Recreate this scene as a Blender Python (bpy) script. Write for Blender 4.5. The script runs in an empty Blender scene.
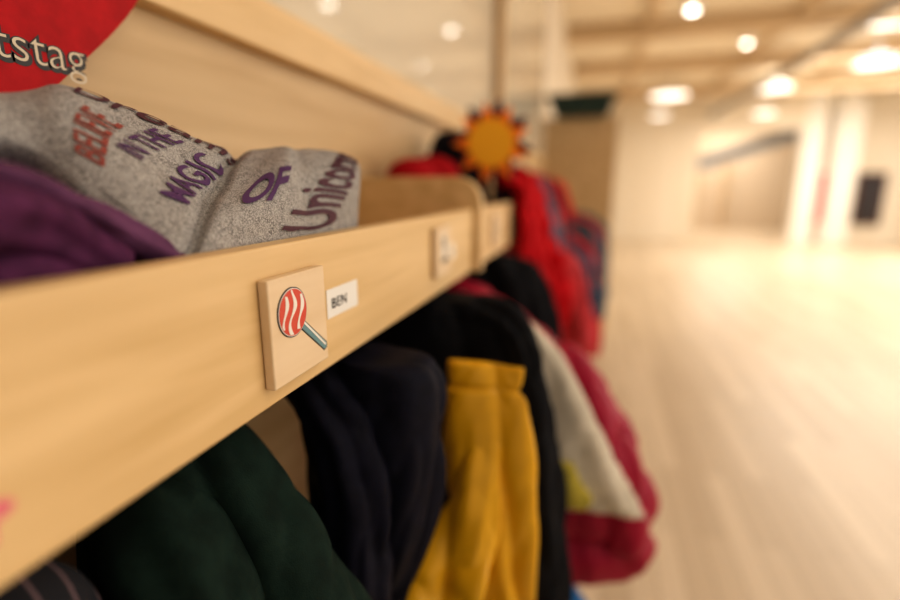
import bpy, bmesh, math, random
from mathutils import Vector, Matrix, noise
H=1.25
scn=bpy.context.scene
col=scn.collection
def P(x,y,z): return Vector((x,y,z+H))
# ---------------------------------------------------------------- materials
def newmat(name):
    m=bpy.data.materials.new(name); m.use_nodes=True
    nt=m.node_tree; b=nt.nodes['Principled BSDF']; return m,nt,b
def simple(name,c,rough=.6,metal=0,spec=.5,emit=0):
    m,nt,b=newmat(name)
    b.inputs['Base Color'].default_value=(*c,1); b.inputs['Roughness'].default_value=rough
    b.inputs['Metallic'].default_value=metal; b.inputs['Specular IOR Level'].default_value=spec
    if emit:
        b.inputs['Emission Color'].default_value=(*c,1); b.inputs['Emission Strength'].default_value=emit
    return m
def wood(name,c1,c2,axis='Y',rough=.42,scale=1.0,grain=.5):
    m,nt,b=newmat(name); N=nt.nodes; L=nt.links
    tc=N.new('ShaderNodeTexCoord'); mp=N.new('ShaderNodeMapping')
    s=[38,38,38]; s['XYZ'.index(axis)]=2.2
    mp.inputs['Scale'].default_value=[v*scale for v in s]
    L.new(tc.outputs['Object'],mp.inputs['Vector'])
    n1=N.new('ShaderNodeTexNoise'); n1.inputs['Scale'].default_value=1.0; n1.inputs['Detail'].default_value=6; n1.inputs['Distortion'].default_value=.6
    L.new(mp.outputs[0],n1.inputs['Vector'])
    mp2=N.new('ShaderNodeMapping'); s2=[14,14,14]; s2['XYZ'.index(axis)]=1.6
    mp2.inputs['Scale'].default_value=[v*scale for v in s2]
    L.new(tc.outputs['Object'],mp2.inputs['Vector'])
    n2=N.new('ShaderNodeTexNoise'); n2.inputs['Scale'].default_value=1.0; n2.inputs['Detail'].default_value=3
    n2.inputs['Distortion'].default_value=1.6
    L.new(mp2.outputs[0],n2.inputs['Vector'])
    mx=N.new('ShaderNodeMath'); mx.operation='ADD'
    mu=N.new('ShaderNodeMath'); mu.operation='MULTIPLY'; mu.inputs[1].default_value=grain
    L.new(n1.outputs[0],mu.inputs[0])
    mu2=N.new('ShaderNodeMath'); mu2.operation='MULTIPLY'; mu2.inputs[1].default_value=1-grain
    L.new(n2.outputs[0],mu2.inputs[0]); L.new(mu.outputs[0],mx.inputs[0]); L.new(mu2.outputs[0],mx.inputs[1])
    cr=N.new('ShaderNodeValToRGB'); cr.color_ramp.elements[0].position=.38; cr.color_ramp.elements[1].position=.60
    cr.color_ramp.elements[0].color=(*c2,1); cr.color_ramp.elements[1].color=(*c1,1)
    L.new(mx.outputs[0],cr.inputs[0]); L.new(cr.outputs[0],b.inputs['Base Color'])
    b.inputs['Roughness'].default_value=rough
    bp=N.new('ShaderNodeBump'); bp.inputs['Strength'].default_value=.05; bp.inputs['Distance'].default_value=.002
    L.new(n1.outputs[0],bp.inputs['Height']); L.new(bp.outputs[0],b.inputs['Normal'])
    return m
def fabric(name,c,var=.25,rough=.85,scale=60,bump=.25,weave=900,sheen=.0,fleck=None,spec=.15):
    m,nt,b=newmat(name); N=nt.nodes; L=nt.links
    tc=N.new('ShaderNodeTexCoord')
    n=N.new('ShaderNodeTexNoise'); n.inputs['Scale'].default_value=scale; n.inputs['Detail'].default_value=5
    L.new(tc.outputs['Object'],n.inputs['Vector'])
    cr=N.new('ShaderNodeValToRGB')
    cr.color_ramp.elements[0].position=.35; cr.color_ramp.elements[1].position=.65
    cr.color_ramp.elements[0].color=(*[v*(1-var) for v in c],1)
    cr.color_ramp.elements[1].color=(*[min(1,v*(1+var)) for v in c],1)
    L.new(n.outputs[0],cr.inputs[0])
    out=cr.outputs[0]
    w=N.new('ShaderNodeTexNoise'); w.inputs['Scale'].default_value=weave; w.inputs['Detail'].default_value=2
    L.new(tc.outputs['Object'],w.inputs['Vector'])
    if fleck:
        mix=N.new('ShaderNodeMixRGB'); cr2=N.new('ShaderNodeValToRGB')
        cr2.color_ramp.elements[0].position=.45; cr2.color_ramp.elements[1].position=.6
        L.new(w.outputs[0],cr2.inputs[0]); L.new(cr2.outputs[0],mix.inputs[0])
        L.new(out,mix.inputs[1]); mix.inputs[2].default_value=(*fleck,1); out=mix.outputs[0]
    L.new(out,b.inputs['Base Color'])
    b.inputs['Roughness'].default_value=rough
    b.inputs['Specular IOR Level'].default_value=spec
    b.inputs['Sheen Weight'].default_value=sheen
    bp=N.new('ShaderNodeBump'); bp.inputs['Strength'].default_value=bump; bp.inputs['Distance'].default_value=.001
    L.new(w.outputs[0],bp.inputs['Height']); L.new(bp.outputs[0],b.inputs['Normal'])
    return m
def striped(name,c1,c2,axis=1,freq=330,thr=.9):
    m,nt,b=newmat(name); N=nt.nodes; L=nt.links
    tc=N.new('ShaderNodeTexCoord'); sp=N.new('ShaderNodeSeparateXYZ'); L.new(tc.outputs['Object'],sp.inputs[0])
    a=N.new('ShaderNodeMath'); a.operation='MULTIPLY'; a.inputs[1].default_value=freq; L.new(sp.outputs[axis],a.inputs[0])
    s=N.new('ShaderNodeMath'); s.operation='SINE'; L.new(a.outputs[0],s.inputs[0])
    g=N.new('ShaderNodeMath'); g.operation='GREATER_THAN'; g.inputs[1].default_value=thr; L.new(s.outputs[0],g.inputs[0])
    mix=N.new('ShaderNodeMixRGB'); L.new(g.outputs[0],mix.inputs[0]); mix.inputs[1].default_value=(*c1,1); mix.inputs[2].default_value=(*c2,1)
    L.new(mix.outputs[0],b.inputs['Base Color']); b.inputs['Roughness'].default_value=.9
    return m
BEECH=wood('beech_veneer',(.77,.54,.28),(.63,.42,.19))
BEECHP=wood('beech_plaque',(.79,.61,.41),(.71,.52,.32),rough=.5)
BEECHB=wood('birch_panel',(.65,.47,.26),(.52,.35,.175),rough=.5,scale=.6)
POST=wood('pine_post',(.56,.38,.20),(.48,.32,.16),axis='Z')
BEAM=wood('glulam',(.68,.52,.34),(.56,.41,.25),axis='X',scale=.3)
CREAM=wood('birch_wall',(.80,.71,.58),(.74,.64,.50),axis='Z',rough=.7,scale=.1)
WHITE=simple('white_paint',(.86,.82,.75),.6)
METAL=simple('brushed_metal',(.36,.36,.37),.35,1)
# ---------------------------------------------------------------- mesh helpers
def obj(name,verts,faces,mats,midx=None,smooth=True,parent=None):
    me=bpy.data.meshes.new(name); me.from_pydata([tuple(v) for v in verts],[],faces); me.update()
    if not isinstance(mats,(list,tuple)): mats=[mats]
    for m in mats: me.materials.append(m)
    if midx:
        for p,i in zip(me.polygons,midx): p.material_index=i
    for p in me.polygons: p.use_smooth=smooth
    bm=bmesh.new(); bm.from_mesh(me); bmesh.ops.recalc_face_normals(bm,faces=bm.faces); bm.to_mesh(me); bm.free()
    o=bpy.data.objects.new(name,me); col.objects.link(o)
    if parent: o.parent=parent
    return o
def empty(name,loc=(0,0,0)):
    e=bpy.data.objects.new(name,None); e.empty_display_size=.05; col.objects.link(e); return e
def box(name,x0,x1,y0,y1,z0,z1,mat,bev=0,parent=None,rel=True):
    o=H if rel else 0
    v=[(x,y,z+o) for x in (x0,x1) for y in (y0,y1) for z in (z0,z1)]
    f=[(0,1,3,2),(4,6,7,5),(0,4,5,1),(2,3,7,6),(0,2,6,4),(1,5,7,3)]
    ob=obj(name,v,f,mat,smooth=False,parent=parent)
    if bev:
        b=ob.modifiers.new('b','BEVEL'); b.width=bev; b.segments=3
    return ob
def prism(name,pts,axis,a0,a1,mat,bev=0,parent=None,smooth=False):
    n=len(pts); V=[]
    for a in (a0,a1):
        for p in pts:
            if axis=='X': V.append((a,p[0],p[1]+H))
            elif axis=='Y': V.append((p[0],a,p[1]+H))
            else: V.append((p[0],p[1],a+H))
    F=[tuple(range(n)),tuple(range(2*n-1,n-1,-1))]+[(i,(i+1)%n,n+(i+1)%n,n+i) for i in range(n)]
    ob=obj(name,V,F,mat,smooth=smooth,parent=parent)
    if bev:
        b=ob.modifiers.new('b','BEVEL'); b.width=bev; b.segments=2; b.limit_method='ANGLE'
    return ob
def cr(p,t):
    n=len(p)-1; t=max(0,min(n-1e-6,t)); i=int(t); f=t-i
    a=p[max(0,i-1)]; b=p[i]; c=p[i+1]; d=p[min(n,i+2)]
    return tuple(.5*((2*b[k])+(c[k]-a[k])*f+(2*a[k]-5*b[k]+4*c[k]-d[k])*f*f+(3*b[k]-a[k]-3*c[k]+d[k])*f**3) for k in range(len(b)))
class Acc:
    def __init__(s): s.v=[];s.f=[];s.m=[]
    def add(s,v,f,mi=0):
        o=len(s.v); s.v+=v; s.f+=[tuple(i+o for i in q) for q in f]; s.m+=[mi]*len(f)
def rings(R):
    n=len(R[0]); v=[p for r in R for p in r]; f=[]
    for i in range(len(R)-1):
        for j in range(n):
            f.append((i*n+j,i*n+(j+1)%n,(i+1)*n+(j+1)%n,(i+1)*n+j))
    for k,base in ((0,0),(len(R)-1,(len(R)-1)*n)):
        c=sum((Vector(p) for p in R[k]),Vector())/n; v.append(c); ci=len(v)-1
        for j in range(n): f.append((base+j,base+(j+1)%n,ci))
    return v,f
def crease(px,py,pz,seed):
    a=noise.noise(Vector((px*11+pz*3,py*11-pz*2.5,pz*2.2+seed*3.1)))
    b_=noise.noise(Vector((px*22-pz*6,py*22+pz*5,pz*5+seed*1.7)))
    return (1-min(1,abs(a)*2.6))**1.6*.85+(1-min(1,abs(b_)*2.6))**1.6*.28
def loft(secs,seed=0,fold=.10,kf=7,n=110,m=90,quilt=0,wr=.003,cz=.012,qd=.13):
    rnd=random.Random(seed); p1,p2,p3=[rnd.uniform(0,6.28) for _ in range(3)]; R=[]
    for i in range(m+1):
        t=i/m; x,y,z,rx,ry=cr(secs,t*(len(secs)-1)); g=.35+.65*min(1,t*1.6)
        ring=[]
        for j in range(n):
            th=2*math.pi*j/n
            q=1
            if quilt:
                tq=t+.012*math.sin(2*th+seed)
                q=1-qd*(1-abs(math.sin(math.pi*quilt*tq)))**2
            r=1+fold*g*(.55*math.sin(kf*th+p1+2.5*t)+.35*math.sin((kf+4)*th+p2-3.2*t)+.3*math.sin(3*th+p3+t*4))
            r*=q
            c,s_=math.cos(th),math.sin(th)
            px=x+rx*r*c; py=y+ry*r*s_; pz=z
            d=-cz*crease(px,py,pz,seed)*min(1,(rx+ry)/.12)
            px+=c*d; py+=s_*d
            nv=noise.noise_vector(Vector((px,py,pz*.7))*16+Vector((seed,0,0)))
            px+=nv.x*wr; py+=nv.y*wr; pz+=nv.z*wr
            ring.append(P(px,py,pz))
        R.append(ring)
    return rings(R)
def tube(path,seed=0,fold=.06,kf=6,n=72,m=80,wr=.003,quilt=0,wide=Vector((0,1,0)),cz=None,qd=.16):
    if cz is None: cz=.008 if wr>0 else 0
    rnd=random.Random(seed); p1,p2=[rnd.uniform(0,6.28) for _ in range(2)]; R=[]
    for i in range(m+1):
        t=i/m; k=t*(len(path)-1); x,y,z,a,b=cr(path,k)
        q1=Vector(cr(path,k+.02)[:3]); q0=Vector(cr(path,k-.02)[:3]); T=(q1-q0).normalized()
        e2=T.cross(wide).normalized(); e1=e2.cross(T).normalized()
        q=1
        if quilt: q=1-qd*(1-abs(math.sin(math.pi*quilt*t)))**2
        ring=[]
        for j in range(n):
            th=2*math.pi*j/n
            r=q*(1+fold*(.6*math.sin(kf*th+p1+3*t)+.4*math.sin((kf+3)*th+p2-4*t)))
            dv=e1*(a*r*math.cos(th))+e2*(b*r*math.sin(th))
            v=Vector((x,y,z))+dv
            if cz: v-=dv.normalized()*cz*crease(v.x,v.y,v.z,seed)*min(1,(a+b)/.07)
            nv=noise.noise_vector(v*22+Vector((seed,0,0)))*wr
            ring.append(P(v.x+nv.x,v.y+nv.y,v.z+nv.z))
        R.append(ring)
    return rings(R)
def garment(name,parts,mats):
    a=Acc()
    for (v,f),mi in parts: a.add(v,f,mi)
    return obj(name,a.v,a.f,mats,a.m)
def text_geo(s,size,sub=0,ext=0,align='LEFT',bold=0,shear=0,sp=1):
    cu=bpy.data.curves.new('t','FONT'); cu.body=s; cu.size=size; cu.align_x=align; cu.extrude=ext; cu.offset=bold; cu.shear=shear; cu.space_character=sp
    o=bpy.data.objects.new('t',cu); col.objects.link(o)
    bpy.context.view_layer.update()
    me=bpy.data.meshes.new_from_object(o.evaluated_get(bpy.context.evaluated_depsgraph_get()))
    bm=bmesh.new(); bm.from_mesh(me)
    bmesh.ops.triangulate(bm,faces=bm.faces)
    for _ in range(sub): bmesh.ops.subdivide_edges(bm,edges=bm.edges,cuts=1,use_grid_fill=True)
    bm.verts.ensure_lookup_table()
    V=[v.co.copy() for v in bm.verts]; F=[tuple(v.index for v in f.verts) for f in bm.faces]
    bm.free(); bpy.data.objects.remove(o); bpy.data.curves.remove(cu); bpy.data.meshes.remove(me)
    return V,F
# ================================================================ CAMERA
cam=bpy.data.cameras.new('camera'); co=bpy.data.objects.new('camera',cam); col.objects.link(co)
cam.sensor_width=36; cam.lens=20; cam.clip_start=.01
p=math.atan(113/500); yw=math.atan(145/math.hypot(500,113))
F=Vector((-math.sin(yw)*math.cos(p),math.cos(yw)*math.cos(p),-math.sin(p)))
Rr=Vector((math.cos(yw),math.sin(yw),0)); U=Rr.cross(F)
M=Matrix((Rr,U,-F)).transposed().to_4x4(); M.translation=Vector((0,0,H)); co.matrix_world=M
cam.dof.use_dof=True; cam.dof.focus_distance=.35; cam.dof.aperture_fstop=1.4
scn.camera=co
# ================================================================ ROOM
CZ=1.95
m,nt,b=newmat('parquet'); N=nt.nodes; L=nt.links
tc=N.new('ShaderNodeTexCoord'); mp=N.new('ShaderNodeMapping'); mp.inputs['Rotation'].default_value=(0,0,math.radians(90))
L.new(tc.outputs['Object'],mp.inputs[0])
br=N.new('ShaderNodeTexBrick'); br.inputs['Scale'].default_value=1; br.inputs['Brick Width'].default_value=.9; br.inputs['Row Height'].default_value=.09
br.inputs['Mortar Size'].default_value=.0015; br.inputs['Color1'].default_value=(.73,.61,.46,1); br.inputs['Color2'].default_value=(.57,.46,.33,1); br.inputs['Mortar'].default_value=(.3,.22,.13,1)
L.new(mp.outputs[0],br.inputs[0]); L.new(br.outputs[0],b.inputs['Base Color']); b.inputs['Roughness'].default_value=.36
box('floor',-.6,8,-3,18,-H-.1,-H,m)
box('ceiling',-.6,8,-3,18,CZ,CZ+.1,simple('ceiling_white',(.84,.74,.59),.8))
box('wall_left',-.6,-.46,-3,18,-H,CZ,CREAM)
m,nt,b=newmat('lacquer_glass'); b.inputs['Base Color'].default_value=(.70,.62,.49,1); b.inputs['Roughness'].default_value=.04
b.inputs['Specular IOR Level'].default_value=.75
w=empty('window_1')
box('pane',-.46,-.446,-1,4.38,.235,CZ-.02,m,parent=w)
for i,y in enumerate((-.7,2.3)):
    box('mullion_%d'%i,-.4455,-.410,y-.045,y+.045,.236,CZ-.02,POST,.002,parent=w)
box('trim_1',-.4595,-.418,-1,4.38,.172,.234,BEECH,.003)
box('wall_panel',-.4595,-.441,-1,4.38,-H+.001,.1715,BEECHB)
box('wall_far',-.459,2.25,13,13.2,-H,CZ,CREAM)
box('wall_far_lintel',2.25,4.3,13,13.2,1.24,CZ,CREAM)
box('wall_far_right',5.5,8,13.5,13.7,-H,CZ,CREAM)
box('wall_corridor',2.0,8,17.0,17.2,-H,CZ,simple('corridor_tan',(.62,.50,.37),.8))
box('wall_corridor_left',2.0,2.1,13.2,17,-H,CZ,CREAM)
for i,(a,c,y) in enumerate(((4.3,4.7,13),(4.92,5.4,13.05),(6.2,6.6,11.2))):
    box('column' if i==0 else 'column.%03d'%i,a,c,y,y+.35,-H,CZ,WHITE,.01)
prism('stair_stringer',[(2.15,.60),(4.6,1.42),(4.6,1.10),(2.15,.30)],'Y',14.2,14.3,simple('stringer_blue',(.30,.34,.41),.7))
for i,x in enumerate((2.9,3.7)):
    box('corridor_door_post' if i==0 else 'corridor_door_post.%03d'%i,x,x+.1,16.8,16.99,-H,.8,BEAM)
box('fire_extinguisher_cabinet',4.72,4.9,13.1,13.25,-.75,.3,simple('red_lacquer',(.5,.03,.03),.4),.02)
nb=empty('notice_board')
box('frame',5.60,6.16,13.44,13.5,-.84,.31,simple('dark_frame',(.08,.025,.015),.5),.01,parent=nb)
box('surface',5.67,6.09,13.43,13.445,-.78,.25,simple('dark_board',(.02,.012,.012),.4),parent=nb)
WR=simple('wall_right_paint',(.75,.68,.56),.8)
box('wall_right',8,8.2,-3,18,-H,-.35,WR); box('wall_right_upper',8,8.2,-3,18,1.3,CZ,WR)
for i in range(7):
    y=-3+i*3.4; box('window_frame' if i==0 else 'window_frame.%03d'%i,8.0,8.2,y,y+.25,-.35,1.3,WHITE)
for i,y in enumerate((3.0,4.6,6.9,8.9,11.3)):
    box('ceiling_beam' if i==0 else 'ceiling_beam.%03d'%i,-.459,8,y,y+.22,CZ-.20,CZ,BEAM,.01)
for i in range(5):
    x=.45+i*1.6; box('ceiling_slat' if i==0 else 'ceiling_slat.%03d'%i,x,x+.10,-2,12.99,CZ-.08,CZ,BEAM)
v,f=tube([(2.0,1.0,1.55,.07,.07),(2.35,5,1.56,.07,.07),(2.45,8,1.58,.07,.07),(2.4,12.9,1.58,.07,.07)],fold=0,wr=0,wide=Vector((1,0,0)),n=24)
obj('ventilation_duct',v,f,METAL)
GLOW=simple('lamp_glow',(1,.95,.86),.5,emit=12)
GLOWP=simple('diffuser_glow',(1,.95,.87),.5,emit=2.0)
def disc(name,x,y,z,r,h,mat,parent,n=32):
    return prism(name,[(x+r*math.cos(2*math.pi*i/n),y+r*math.sin(2*math.pi*i/n)) for i in range(n)],'Z',z,z+h,mat,parent=parent)
k=0
for (x,y,rb) in ((.88,6.33,.045),(1.87,5.15,.06),(1.80,7.9,.036)):
    e=empty('ceiling_downlight'+('' if k==0 else '.%03d'%k)); k+=1
    disc('rim',x,y,CZ-.12,.09,.02,WHITE,e); disc('bulb',x,y,CZ-.13,rb,.01,GLOW,e); disc('can',x,y,CZ-.10,.085,.10,WHITE,e)
k=0
for (x,y,z,r) in ((3.4,8.2,1.56,.26),(3.1,7.2,1.80,.26),(1.25,12.2,1.50,.20),(3.3,12.4,1.50,.22),(1.2,10.4,1.62,.34),(2.85,10.4,1.66,.30)):
    e=empty('pendant_lamp'+('' if k==0 else '.%03d'%k)); k+=1
    R=[]
    for (rr,zz) in ((.03,.13),(.05,.12),(r*.55,.08),(r*.9,.03),(r,0),(r*.97,-.002)):
        R.append([P(x+rr*math.cos(2*math.pi*i/36),y+rr*math.sin(2*math.pi*i/36),z+zz) for i in range(36)])
    v,f=rings(R); obj('shade',v,f,METAL if k==1 else WHITE,parent=e)
    disc('diffuser',x,y,z-.012,r*.93,.008,GLOWP,e)
    disc('stem',x,y,z+.12,.012,CZ-z-.12,METAL,e)
box('partition_panel',-.44,.15,4.4,4.46,-H,.55,BEECHB,.004)
tr=empty('storage_tray')
prism('tray_body',[(-.34,.5515),(.06,.5515),(.11,.695),(-.40,.695)],'Y',4.30,4.56,simple('green_plastic',(.008,.03,.022),.6),.004,parent=tr)
prism('tray_lid',[(-.42,.696),(.13,.696),(.11,.72),(-.40,.72)],'Y',4.29,4.57,simple('green_lid',(.010,.035,.028),.6),.004,parent=tr)
# ================================================================ CLOAKROOM SHELF
sh=empty('cloakroom_shelf')
box('fascia_near',-.218,-.2,-.65,.852,-.144,-.037,BEECH,.0018,parent=sh)
box('fascia_mid',-.218,-.2,.877,2.47,-.144,-.037,BEECH,.0018,parent=sh)
box('fascia_end',-.218,-.2,2.50,4.05,-.144,-.037,BEECH,.0018,parent=sh)
box('shelf_plank',-.4405,-.2185,-.65,4.05,-.143,-.126,BEECH,.001,parent=sh)
def divider(name,y0,y1,full):
    xf=-.186 if full else -.2185; zb=-.146 if full else -.126
    r=.045
    pts=[(-.4405,zb),(xf,zb),(xf,-.03)]+[(xf-r+r*math.cos(math.radians(d)),-.03+r*1.05*math.sin(math.radians(d))) for d in range(10,91,10)]+[(-.4405,.0173)]
    prism(name,pts,'Y',y0,y1,BEECH,.002,parent=sh)
divider('divider_1',.095,.115,False); divider('side_panel_1',.8525,.8765,True)
divider('divider_2',1.69,1.71,False); divider('side_panel_2',2.472,2.498,True); divider('divider_3',3.25,3.27,False)
divider('side_panel_3',4.052,4.075,True)
box('hook_rail',-.4405,-.425,-.65,4.05,-.24,-.165,BEECH,.002,parent=sh)
def hook(i,y):
    v,f=tube([(-.425,y,-.19,.005,.005),(-.39,y,-.2,.005,.005),(-.36,y,-.215,.005,.005),(-.345,y,-.2,.005,.005),(-.343,y,-.18,.006,.006)],fold=0,wr=0,n=12,m=24)
    obj('hook_%d'%i,v,f,METAL,parent=sh)
for i,y in enumerate((.0,.14,.28,.44,.56,.68,.8,.9,1.2,1.6,2.0,2.4,2.8,3.2,3.6)): hook(i,y)
# --- lollipop plaque
INK=simple('ink_black',(.015,.012,.012),.5); RED=simple('candy_red',(.60,.055,.025),.4); PW=simple('print_white',(.8,.75,.68),.5)
pl=empty('lollipop_name_plaque')
box('plaque_board',-.1995,-.192,.262,.331,-.130,-.057,BEECHP,.0012,parent=pl)
cy,cz,Rc=.2865,-.0825,.0172
def poly(name,pts,x,t,mat,parent): return prism(name,pts,'X',x,x+t,mat,parent=parent)
circ=lambda r,n=48:[(cy+r*math.cos(2*math.pi*i/n),cz+r*math.sin(2*math.pi*i/n)) for i in range(n)]
def bar(a,bb,w,ext=0):
    a=Vector(a); bb=Vector(bb); d=(bb-a).normalized(); n=Vector((-d.y,d.x))*w; a=a-d*ext; bb=bb+d*ext
    return [tuple(a+n),tuple(bb+n),tuple(bb+d*w*.6),tuple(bb-n),tuple(a-n)]
s0,s1=(.2935,-.0905),(.3265,-.1185)
poly('stick_outline',bar(s0,s1,.0036,.0007),-.192,.0003,INK,pl)
poly('stick',bar(s0,s1,.0028),-.1917,.0003,simple('stick_teal',(.14,.27,.29),.5),pl)
poly('stick_light',bar((s0[0]+.003,s0[1]+.0000),(s1[0]-.0005,s1[1]+.0015),.0009),-.1914,.0003,PW,pl)
poly('candy_outline',circ(Rc),-.192,.0006,INK,pl)
poly('candy_white_rim',circ(Rc-.0007),-.1914,.0003,PW,pl)
poly('candy',circ(Rc-.0013),-.1911,.0003,RED,pl)
rr=Rc-.0013
def swirl(i,p0,hw):
    tl=math.radians(-8); Lh=[];Rh=[]; q=math.sqrt(max(0,.96-(abs(p0)+hw)**2))
    for kk in range(33):
        s=-1+2*kk/32; qq=s*q; pc=p0+.20*math.sin(qq*3.6+.4)*(1-abs(p0)*.6)
        def cl(u):
            mx=math.sqrt(max(0,.97-qq*qq)); return max(-mx,min(mx,u))
        hh=hw*(1+.35*math.sin(qq*5))
        for lst,u in ((Lh,cl(pc-hh)),(Rh,cl(pc+hh))):
            a=u*math.cos(tl)-qq*math.sin(tl); bq=u*math.sin(tl)+qq*math.cos(tl)
            lst.append((cy+a*rr,cz+bq*rr))
    poly('swirl_%d'%i,Lh+Rh[::-1],-.1908,.0002,PW,pl)
for i,(p0,hw) in enumerate(((-.60,.09),(-.08,.10),(.52,.10))): swirl(i,p0,hw)
# --- BEN label
lb=empty('name_label')
box('paper',-.1999,-.1995,.346,.400,-.1035,-.080,simple('label_paper',(.80,.77,.72),.5),parent=lb)
V,Fc=text_geo('BEN',.0120,sp=1.08)
obj('lettering',[(-.1990,.3525+v.x*1.15,-.0962+v.y+H) for v in V],Fc,simple('label_ink',(.02,.02,.025),.9,spec=0),smooth=False,parent=lb)
def plaque(sfx,y,zc,cols,sz=.066):
    e=empty('picture_name_plaque'+sfx)
    box('plaque_board',-.1995,-.192,y-sz/2,y+sz/2,zc-sz/2,zc+sz/2,BEECHP,.0012,parent=e)
    for i,(dy,dz,w,h,c) in enumerate(cols):
        pts=[(y+dy+w*math.cos(a*math.pi/8),zc+dz+h*math.sin(a*math.pi/8)) for a in range(16)]
        poly('motif_%d'%i,pts,-.192,.0004+.0002*i,simple('motif'+sfx+str(i),c,.5),e)
plaque('',.650,-.085,[(0,.004,.013,.02,(.65,.60,.52)),(.002,-.012,.016,.004,(.12,.08,.06)),(-.004,.012,.004,.008,(.12,.08,.06))])
plaque('.001',1.04,-.088,[(0,0,.014,.018,(.25,.2,.15)),(0,.0,.009,.012,(.7,.6,.4))])
poly('pink_flower_sticker',[(.1000+(.011+.003*math.cos(5*a*math.pi/20))*math.cos(a*math.pi/20),-.1135+(.010+.003*math.cos(5*a*math.pi/20))*math.sin(a*math.pi/20)) for a in range(40)],-.1999,.0006,simple('sticker_pink',(.72,.16,.22),.5),None)
e=empty('name_label.001'); box('paper',-.1999,-.1995,.69,.73,-.105,-.082,simple('label_paper2',(.82,.78,.7),.5),parent=e)
box('lettering',-.1995,-.1993,.695,.715,-.097,-.091,INK,parent=e)
# ================================================================ SWEATSHIRT ON SHELF
ss=empty('folded_sweatshirt')
GRAY=fabric('gray_heather',(.24,.225,.215),.3,scale=170,weave=1000,bump=.5,fleck=(.50,.47,.44))
PURP=fabric('purple_fleece',(.085,.022,.065),.3,scale=80,weave=700)
r1=[(-.35,.10,.040),(-.345,.2325,.050),(-.33,.268,.058),(-.29,.369,.032),(-.268,.428,.034),(-.245,.490,.022),(-.262,.508,-.03)]
r3=[(-.31,.08,.02),(-.30,.199,.0264),(-.265,.215,-.0016),(-.222,.235,-.0354),(-.2205,.3095,-.036),(-.2205,.435,-.038),(-.235,.455,-.075)]
bul=[.008,.012,.016,.004,.018,.022,.006]
G=[]
for i in range(7):
    a=Vector(r1[i]); c=Vector(r3[i]); md=(a+c)/2+Vector((.6,-.25,.75)).normalized()*bul[i]
    tuck=c+(Vector((-.012,0,-.010)) if i<3 else Vector((-.008,0,-.055)))
    if i<3: tuck=c+Vector((-.012,0,-.012))
    G.append([tuple(a+Vector((-.05,.0,-.045))),tuple(a),tuple(md),tuple(c),tuple(tuck)])
def S(cu,rv):
    cols=[cr(g,rv) for g in G]
    q=Vector(cr(cols,cu)); q+=noise.noise_vector(q*22)*.004*(1 if rv<2.9 else .3)
    q-=Vector((.5,-.2,.8))*.010*math.exp(-((cu-3)/.08)**2)
    if cu>3.2: q-=Vector((.5,-.2,.8))*.003*math.exp(-((cu-4.15-.25*(rv-2))/.12)**2)
    return q
def Sn(cu,rv):
    e=.02; a=S(cu+e,rv)-S(cu-e,rv); b_=S(cu,rv+e)-S(cu,rv-e); n=a.cross(b_).normalized()
    return n if n.dot(Vector((.6,-.4,.7)))>0 else -n
nu,nv=260,110; V=[];Fc=[]
for i in range(nu+1):
    for j in range(nv+1):
        q=S(6*i/nu,4*j/nv); V.append(P(*q))
for i in range(nu):
    for j in range(nv):
        a=i*(nv+1)+j; Fc.append((a,a+1,a+nv+2,a+nv+1))
o=obj('gray_body',V,Fc,GRAY,parent=ss)
def ringx(y,x0,x1,zt,sl):
    R=[]; n=40
    for k in range(n):
        th=2*math.pi*k/n; c,s_=math.cos(th),math.sin(th)
        cx=(x0+x1)/2; hx=(x1-x0)/2; cz_=(zt-.1255)/2; hz=(zt+.1255)/2
        x=cx+hx*math.copysign(abs(c)**.6,c); z=cz_+hz*math.copysign(abs(s_)**.7,s_)
        z+= sl*(c)*(.5+.5*s_)
        nvv=noise.noise_vector(Vector((x*14,y*14,z*14)))*.006
        R.append(P(min(x+nvv.x,-.2195),y+nvv.y*.4,max(z+nvv.z,-.1255)))
    return R
Y=[(-.06,-.40,-.25,-.06,0),(.0,-.41,-.222,.0,-.02),(.08,-.41,-.222,.022,-.03),(.16,-.41,-.222,.02,-.045),(.22,-.40,-.222,.0,-.05),(.30,-.38,-.222,.0,-.045),(.40,-.35,-.222,-.02,-.02),(.45,-.32,-.23,-.05,0),(.47,-.30,-.25,-.09,0)]
R=[ringx(*cr(Y,(len(Y)-1)*i/70)) for i in range(71)]
v,f=rings(R); obj('purple_lining',v,f,PURP,parent=ss)
v,f=tube([(-.235,-.02,-.035,.02,.018),(-.228,.06,-.022,.022,.02),(-.236,.12,-.012,.022,.02),(-.245,.165,-.018,.02,.018),(-.238,.20,-.045,.014,.014)],seed=4,wide=Vector((1,0,0)),wr=.004,fold=.10,kf=4,cz=.012); obj('purple_fold_1',v,f,PURP,parent=ss)
v,f=tube([(-.30,.02,.01,.03,.012),(-.285,.10,.015,.03,.012),(-.27,.16,.006,.028,.012),(-.245,.205,-.02,.02,.011),(-.234,.235,-.045,.012,.01)],seed=5,wide=Vector((1,0,0)),wr=.003,fold=.08,kf=3,cz=.012); obj('purple_fold_2',v,f,fabric('purple_knit',(.13,.05,.11),.2),parent=ss)
TP=simple('print_purple',(.085,.028,.11),.7); TB=simple('print_brick',(.27,.055,.04),.7); TD=simple('print_plum',(.07,.015,.03),.7)
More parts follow.
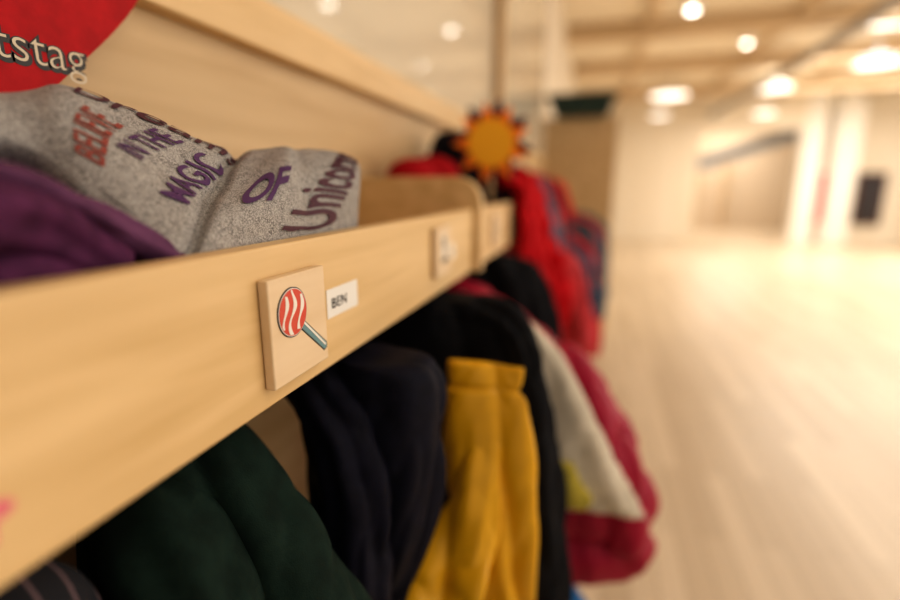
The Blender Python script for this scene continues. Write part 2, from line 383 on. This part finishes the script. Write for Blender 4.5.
def ptext(nm,s,org,ex,ey,mat,shear=0,bold=0.02,sub=3):
    V,Fc=text_geo(s,1,sub=sub,bold=bold,shear=shear)
    out=[]
    for v in V:
        cu=org[0]+ex[0]*v.x+ey[0]*v.y; rv=org[1]+ex[1]*v.x+ey[1]*v.y
        q=S(cu,rv)+Sn(cu,rv)*.0012; out.append(P(*q))
    obj(nm,out,Fc,mat,parent=ss)
ptext('print_believe','BELIEVE',(2.13,2.62),(.05,-.25),(-.36,.0),TB,bold=.012)
ptext('print_in','IN THE',(2.42,2.25),(.06,-.22),(-.24,.0),TP,bold=.012)
ptext('print_magic','MAGIC',(2.84,2.55),(.04,-.31),(-.34,.0),TP,bold=.015)
ptext('print_of','OF',(3.34,2.45),(.46,.0),(.06,-.66),TP,bold=.03)
ptext('print_unicorn','Unicorns',(4.62,3.0),(.07,-.40),(-.80,-.05),TD,shear=.3,bold=.02)
ptext('print_dream','Dreams',(1.9,1.55),(.36,-.06),(-.05,-.42),TD,shear=.3,bold=.01)
# ================================================================ HEART SIGN
hs=empty('birthday_heart_sign')
def heart(sc,yc,zc,n=80):
    pts=[]
    for i in range(n):
        t=2*math.pi*i/n
        s=math.sin(t); pts.append((yc+sc*(.55*s**3+.45*s*abs(s)),zc+sc*(13*math.cos(t)-5*math.cos(2*t)-2*math.cos(3*t)-math.cos(4*t))/16))
    return pts
prism('heart_body',heart(.176,.258,.195),'X',-.4175,-.409,fabric('heart_felt',(.42,.008,.012),.12,rough=.55,weave=500),.0025,parent=hs)
V,Fc=text_geo('Geburtstag',.036,align='RIGHT',bold=.0016)
obj('lettering_shadow',[(-.4087,.3455+v.x,.0885+v.y+H) for v in V],Fc,INK,smooth=False,parent=hs)
V,Fc=text_geo('Geburtstag',.036,align='RIGHT',bold=-.0005)
obj('lettering',[(-.4083,.3448+v.x,.0897+v.y+H) for v in V],Fc,simple('cream_letters',(.66,.56,.42),.6),smooth=False,parent=hs)
# ================================================================ HANGING CLOTHES
def fab(n,c,**k): return fabric(n,c,**k)
NAVY=fab('navy_nylon',(.006,.006,.014),rough=.7,bump=.1); BLACK=fab('black_softshell',(.006,.006,.008),rough=.8)
GREEN=fab('dark_green_cotton',(.008,.019,.014),rough=.9,bump=.3)
YEL=fab('yellow_rainwear',(.80,.42,.008),rough=.36,var=.03,bump=.02,spec=.5)
MAG=fab('magenta_puffer',(.32,.004,.032),rough=.5,var=.06,bump=.03,spec=.25); REDF=fab('red_fleece',(.50,.007,.013),var=.2,scale=35)
CORAL=fab('coral_jacket',(.55,.06,.07)); TEAL=fab('teal_jacket',(.02,.10,.13)); SLATE=fab('slate_jacket',(.06,.085,.13))
garment('striped_jacket',[(loft([(-.33,.08,-.165,.03,.03),(-.31,.09,-.18,.08,.07),(-.30,.10,-.25,.085,.085),(-.30,.10,-.5,.09,.09),(-.30,.10,-.8,.09,.09)],1),0)],[striped('navy_stripe',(.006,.006,.010),(.16,.10,.11),freq=420,thr=.95)])
garment('green_jacket',[(loft([(-.35,.27,-.156,.02,.02),(-.315,.27,-.166,.055,.05),(-.295,.275,-.215,.085,.065),(-.275,.28,-.28,.105,.075),(-.255,.28,-.36,.135,.08),(-.225,.28,-.5,.165,.085),(-.23,.28,-.80,.16,.08)],2,fold=.07,kf=4,cz=.016),0),
  (tube([(-.33,.25,-.19,.03,.03),(-.245,.22,-.235,.042,.04),(-.215,.21,-.32,.046,.045),(-.20,.215,-.5,.042,.04),(-.20,.22,-.68,.034,.034)],3,fold=.05,cz=.01),0)],[GREEN])
garment('navy_jacket',[(loft([(-.34,.43,-.156,.02,.02),(-.27,.43,-.160,.07,.035),(-.215,.435,-.172,.085,.045),(-.205,.435,-.25,.085,.05),(-.215,.435,-.33,.083,.05),(-.235,.435,-.42,.078,.045),(-.26,.43,-.55,.07,.04),(-.28,.43,-.8,.07,.04)],6,fold=.08,kf=5,cz=.016),0),
  (tube([(-.26,.41,-.18,.03,.03),(-.21,.39,-.24,.034,.034),(-.20,.385,-.36,.034,.034),(-.225,.385,-.55,.03,.03)],7,cz=.01),0)],[NAVY])
garment('yellow_rain_trousers',[(loft([(-.112,.555,-.206,.046,.006),(-.112,.555,-.210,.050,.012),(-.112,.555,-.228,.049,.015),(-.112,.555,-.236,.046,.013),(-.110,.555,-.246,.053,.020),(-.106,.555,-.30,.057,.026),(-.102,.555,-.36,.057,.030),(-.098,.555,-.48,.058,.034),(-.105,.555,-.62,.066,.036),(-.11,.555,-.78,.06,.036)],8,fold=.12,kf=3,wr=.004,cz=.020),0),
  (loft([(-.112,.545,-.30,.025,.015),(-.116,.53,-.37,.038,.024),(-.134,.52,-.42,.058,.026),(-.178,.49,-.465,.090,.026),(-.225,.465,-.52,.115,.026),(-.24,.455,-.75,.11,.026)],9,fold=.10,kf=3,wr=.004,cz=.020),0)],[YEL])
garment('black_jacket',[(loft([(-.34,.69,-.156,.03,.02),(-.23,.69,-.160,.11,.045),(-.20,.68,-.20,.135,.055),(-.19,.67,-.32,.155,.055),(-.17,.66,-.5,.165,.055),(-.165,.66,-.8,.17,.055)],10,fold=.08,kf=5,cz=.018),0),
  (tube([(-.16,.67,-.165,.035,.03),(-.10,.66,-.2,.035,.035),(-.065,.65,-.30,.036,.036),(-.045,.65,-.45,.036,.036),(-.03,.65,-.64,.03,.03)],11,cz=.012),0)],[BLACK])
m_bag=fab('cream_cotton',(.64,.57,.46),var=.08,rough=.9)
bagp=[(-.12,.785,-.20,.012,.02),(-.078,.785,-.235,.025,.026),(-.058,.785,-.30,.048,.03),(-.028,.785,-.40,.078,.034),(.002,.785,-.50,.10,.036),(.010,.785,-.53,.103,.02),(.010,.785,-.535,.09,.006)]
garment('cream_drawstring_bag',[(loft(bagp,12,fold=.08,kf=4,wr=.004,cz=.014),0),
  (tube([(-.30,.80,-.185,.004,.004),(-.2,.79,-.175,.004,.004),(-.12,.785,-.20,.005,.005)],1,fold=0,wr=0),0),
  (loft([(-.02,.747,-.43,.015,.004),(-.015,.745,-.46,.025,.006),(-.005,.745,-.49,.035,.006),(.0,.747,-.51,.02,.004)],3,n=24,m=12),1)],[m_bag,fab('lime_print',(.55,.45,.08))])
garment('magenta_puffer_jacket',[(loft([(-.33,.93,-.156,.02,.03),(-.25,.92,-.19,.07,.06),(-.20,.91,-.25,.11,.08),(-.13,.90,-.31,.14,.085),(-.10,.90,-.38,.165,.09),(-.075,.90,-.46,.18,.09),(-.055,.90,-.56,.20,.09),(-.05,.90,-.66,.205,.09),(-.05,.90,-.73,.185,.08)],13,fold=.03,quilt=6,wr=.004,cz=.008,qd=.20),0),
  (tube([(-.14,.90,-.26,.03,.03),(-.045,.88,-.31,.048,.045),(.02,.87,-.40,.055,.05),(.072,.87,-.52,.056,.05),(.09,.87,-.66,.05,.045)],14,quilt=5,fold=.03,cz=.008,qd=.28),0)],[MAG])
garment('blue_shoe_bag',[(loft([(-.10,.86,-.735,.02,.02),(-.05,.86,-.76,.06,.05),(-.02,.86,-.85,.07,.05),(-.02,.86,-.95,.06,.05)],15),0)],[fab('bright_blue',(.02,.14,.36))])
garment('red_fleece_jacket',[(tube([(-.39,1.46,-.09,.06,.03),(-.33,1.46,-.01,.09,.04),(-.27,1.45,.022,.10,.045),(-.21,1.45,.015,.10,.045),(-.165,1.44,-.05,.10,.04),(-.15,1.43,-.15,.10,.055),(-.13,1.42,-.26,.11,.07),(-.11,1.41,-.38,.10,.065),(-.10,1.40,-.46,.08,.05)],16,fold=.12,wr=.018,cz=.045),0),
  (tube([(-.24,1.36,.015,.03,.025),(-.175,1.35,-.01,.035,.03),(-.155,1.34,-.10,.035,.035),(-.15,1.33,-.20,.032,.034),(-.14,1.32,-.32,.028,.03)],17,fold=.12,wr=.014,cz=.02),0),
  (tube([(-.34,1.32,.0,.03,.02),(-.27,1.31,.03,.035,.022),(-.21,1.30,.022,.035,.022),(-.17,1.30,-.03,.035,.022),(-.165,1.30,-.13,.035,.02),(-.16,1.31,-.22,.04,.02)],19,fold=.12,wr=.012,cz=.02),0)],[REDF])
garment('dark_softshell_jacket',[(loft([(-.34,1.18,-.156,.03,.03),(-.25,1.18,-.165,.10,.07),(-.22,1.18,-.23,.13,.09),(-.20,1.18,-.38,.15,.10),(-.18,1.18,-.6,.15,.10),(-.18,1.18,-.7,.13,.09)],18,fold=.08,cz=.02),0)],[BLACK])
def coat(nm,y,mat,s,xr=.0,zt=-.156,zb=-.62,over=True):
    parts=[(loft([(-.34,y,zt,.03,.03),(-.24,y,zt-.01,.11,.07),(-.2+xr*.5,y,zt-.07,.12,.08),(-.16+xr,y,zt-.22,.14,.09),(-.13+xr,y,zb+.1,.15,.09),(-.12+xr,y,zb,.14,.09)],s,fold=.10,cz=.03),0),
      (tube([(-.2,y-.05,zt-.03,.04,.04),(-.09+xr,y-.06,zt-.10,.042,.042),(-.05+xr,y-.07,zt-.25,.042,.042),(-.03+xr,y-.06,zb+.08,.036,.036)],s+1,cz=.016),0)]
    return garment(nm,parts,[mat])
coat('coral_jacket',1.75,CORAL,20,xr=.02,zb=-.58); coat('slate_jacket',2.0,SLATE,22,xr=.04,zb=-.5); coat('red_winter_jacket',2.25,REDF,24,xr=.05,zb=-.72)
coat('teal_jacket',2.6,TEAL,26,xr=.07,zb=-.62); coat('navy_winter_jacket',2.95,NAVY,28,xr=.07,zb=-.7); coat('pink_raincoat',3.35,CORAL,30,xr=.08,zb=-.85)
coat('gray_raincoat',3.75,SLATE,32,xr=.12,zb=-.8)
for i,(nm,y,mat) in enumerate((('slate_scarf',1.66,SLATE),('coral_vest',1.88,CORAL),('navy_scarf',2.13,NAVY),('red_vest',2.75,REDF))):
    garment(nm,[(tube([(-.36,y,-.09,.05,.03),(-.30,y,-.01,.07,.035),(-.24,y,.015,.08,.04),(-.19,y,-.0,.08,.035),(-.155,y,-.06,.08,.03),(-.135,y,-.16,.08,.04),(-.12,y,-.22,.06,.03)],40+i,fold=.12,cz=.02,wr=.008),0)],[mat])
# ================================================================ ITEMS ON FAR SHELF
def beanie(nm,x,y,z,r,mat,cuff):
    R=[(1.02,0),(1.06,.12),(1.06,.3),(1.0,.36),(.98,.6),(.85,.9),(.6,1.12),(.3,1.24),(.08,1.27)]
    RR=[[P(x+r*a*math.cos(2*math.pi*i/48)*(1+.02*math.sin(12*2*math.pi*i/48)),y+r*a*math.sin(2*math.pi*i/48),z+r*b_) for i in range(48)] for a,b_ in R]
    v,f=rings(RR); mi=[1 if k<48*3 else 0 for k in range(len(f))]
    return obj(nm,v,f,[mat,cuff],mi)
REDK=fab('red_knit',(.36,.006,.012),var=.2)
garment('folded_navy_hoodie',[(loft([(-.335,1.06,-.1255,.085,.13),(-.335,1.06,-.08,.095,.14),(-.335,1.06,-.02,.085,.13),(-.34,1.06,-.008,.05,.08)],50,fold=.05,wr=.006,cz=.01),0)],[NAVY])
beanie('red_beanie',-.365,1.0,-.012,.055,REDK,NAVY)
beanie('red_beanie.001',-.36,1.13,-.008,.062,REDK,REDK)
garment('knitted_navy_hat',[(loft([(-.33,1.28,-.1255,.085,.06),(-.33,1.28,-.02,.09,.065),(-.33,1.28,.08,.09,.06),(-.33,1.28,.13,.06,.04),(-.33,1.28,.14,.01,.01)],51,fold=.06,wr=.008),0)],[NAVY])
for i,(y,mt) in enumerate(((1.62,NAVY),(2.15,CORAL),(2.7,NAVY),(3.0,TEAL),(3.5,BLACK))):
    garment('folded_pullover'+('' if i==0 else '.%03d'%i),[(loft([(-.33,y,-.1255,.09,.10),(-.33,y,-.06,.10,.11),(-.33,y,.03,.08,.10),(-.33,y,.06,.02,.03)],60+i,fold=.06,wr=.012,cz=.02),0)],[mt])
su=empty('paper_sun_decoration')
sx,sy,sz=-.240,1.20,.100
def star(r0,r1,n,ph=0):
    return [(sx+(r1 if k%2 else r0)*math.cos(ph+math.pi*k/n),sz+(r1 if k%2 else r0)*math.sin(ph+math.pi*k/n)) for k in range(2*n)]
prism('dark_rays',star(.06,.102,8,.2),'Y',sy+.004,sy+.008,simple('card_navy',(.10,.01,.02),.7),parent=su)
prism('orange_rays',star(.055,.094,9),'Y',sy,sy+.004,simple('card_orange',(.95,.24,.01),.7),parent=su)
prism('sun_disc',[(sx+.054*math.cos(a*math.pi/20),sz+.054*math.sin(a*math.pi/20)) for a in range(40)],'Y',sy-.004,sy,simple('card_yellow',(.98,.50,.02),.7),parent=su)
box('stick',sx-.004,sx+.004,sy+.008,sy+.013,-.1255,.06,BEECH,parent=su)
# ================================================================ LIGHT
w=bpy.data.worlds.new('world'); scn.world=w; w.use_nodes=True
bg=w.node_tree.nodes['Background']; bg.inputs[0].default_value=(1,.95,.88,1); bg.inputs[1].default_value=.40
def area(n,loc,size,e,c=(1,.93,.84),rot=(0,0,0),sy_=None):
    l=bpy.data.lights.new(n,'AREA'); l.energy=e; l.size=size; l.color=c
    if sy_: l.shape='RECTANGLE'; l.size_y=sy_
    o=bpy.data.objects.new(n,l); o.location=loc; o.rotation_euler=rot; col.objects.link(o)
area('fill_light_near',(2.2,.4,3.05),2.4,40,sy_=2.4)  # added fill for the shelf and clothes, no fixture here
area('fill_light_mid',(4.2,5,3.05),3,118,sy_=4)  # added fill under the ceiling for mid hall, not a modelled lamp
area('fill_light_far',(4.5,9.8,3.05),3.5,230,sy_=4)  # extra fill added to brighten the far hall, besides the pendants
area('window_light',(7.8,5,1.7),3,210,c=(1,.97,.92),rot=(0,math.radians(90),0),sy_=12) 
area('corridor_light',(3.6,15.6,3.1),1.5,85)
scn.view_settings.view_transform='Standard'
try: scn.view_settings.look='Medium High Contrast'
except Exception: pass
scn.view_settings.exposure=0
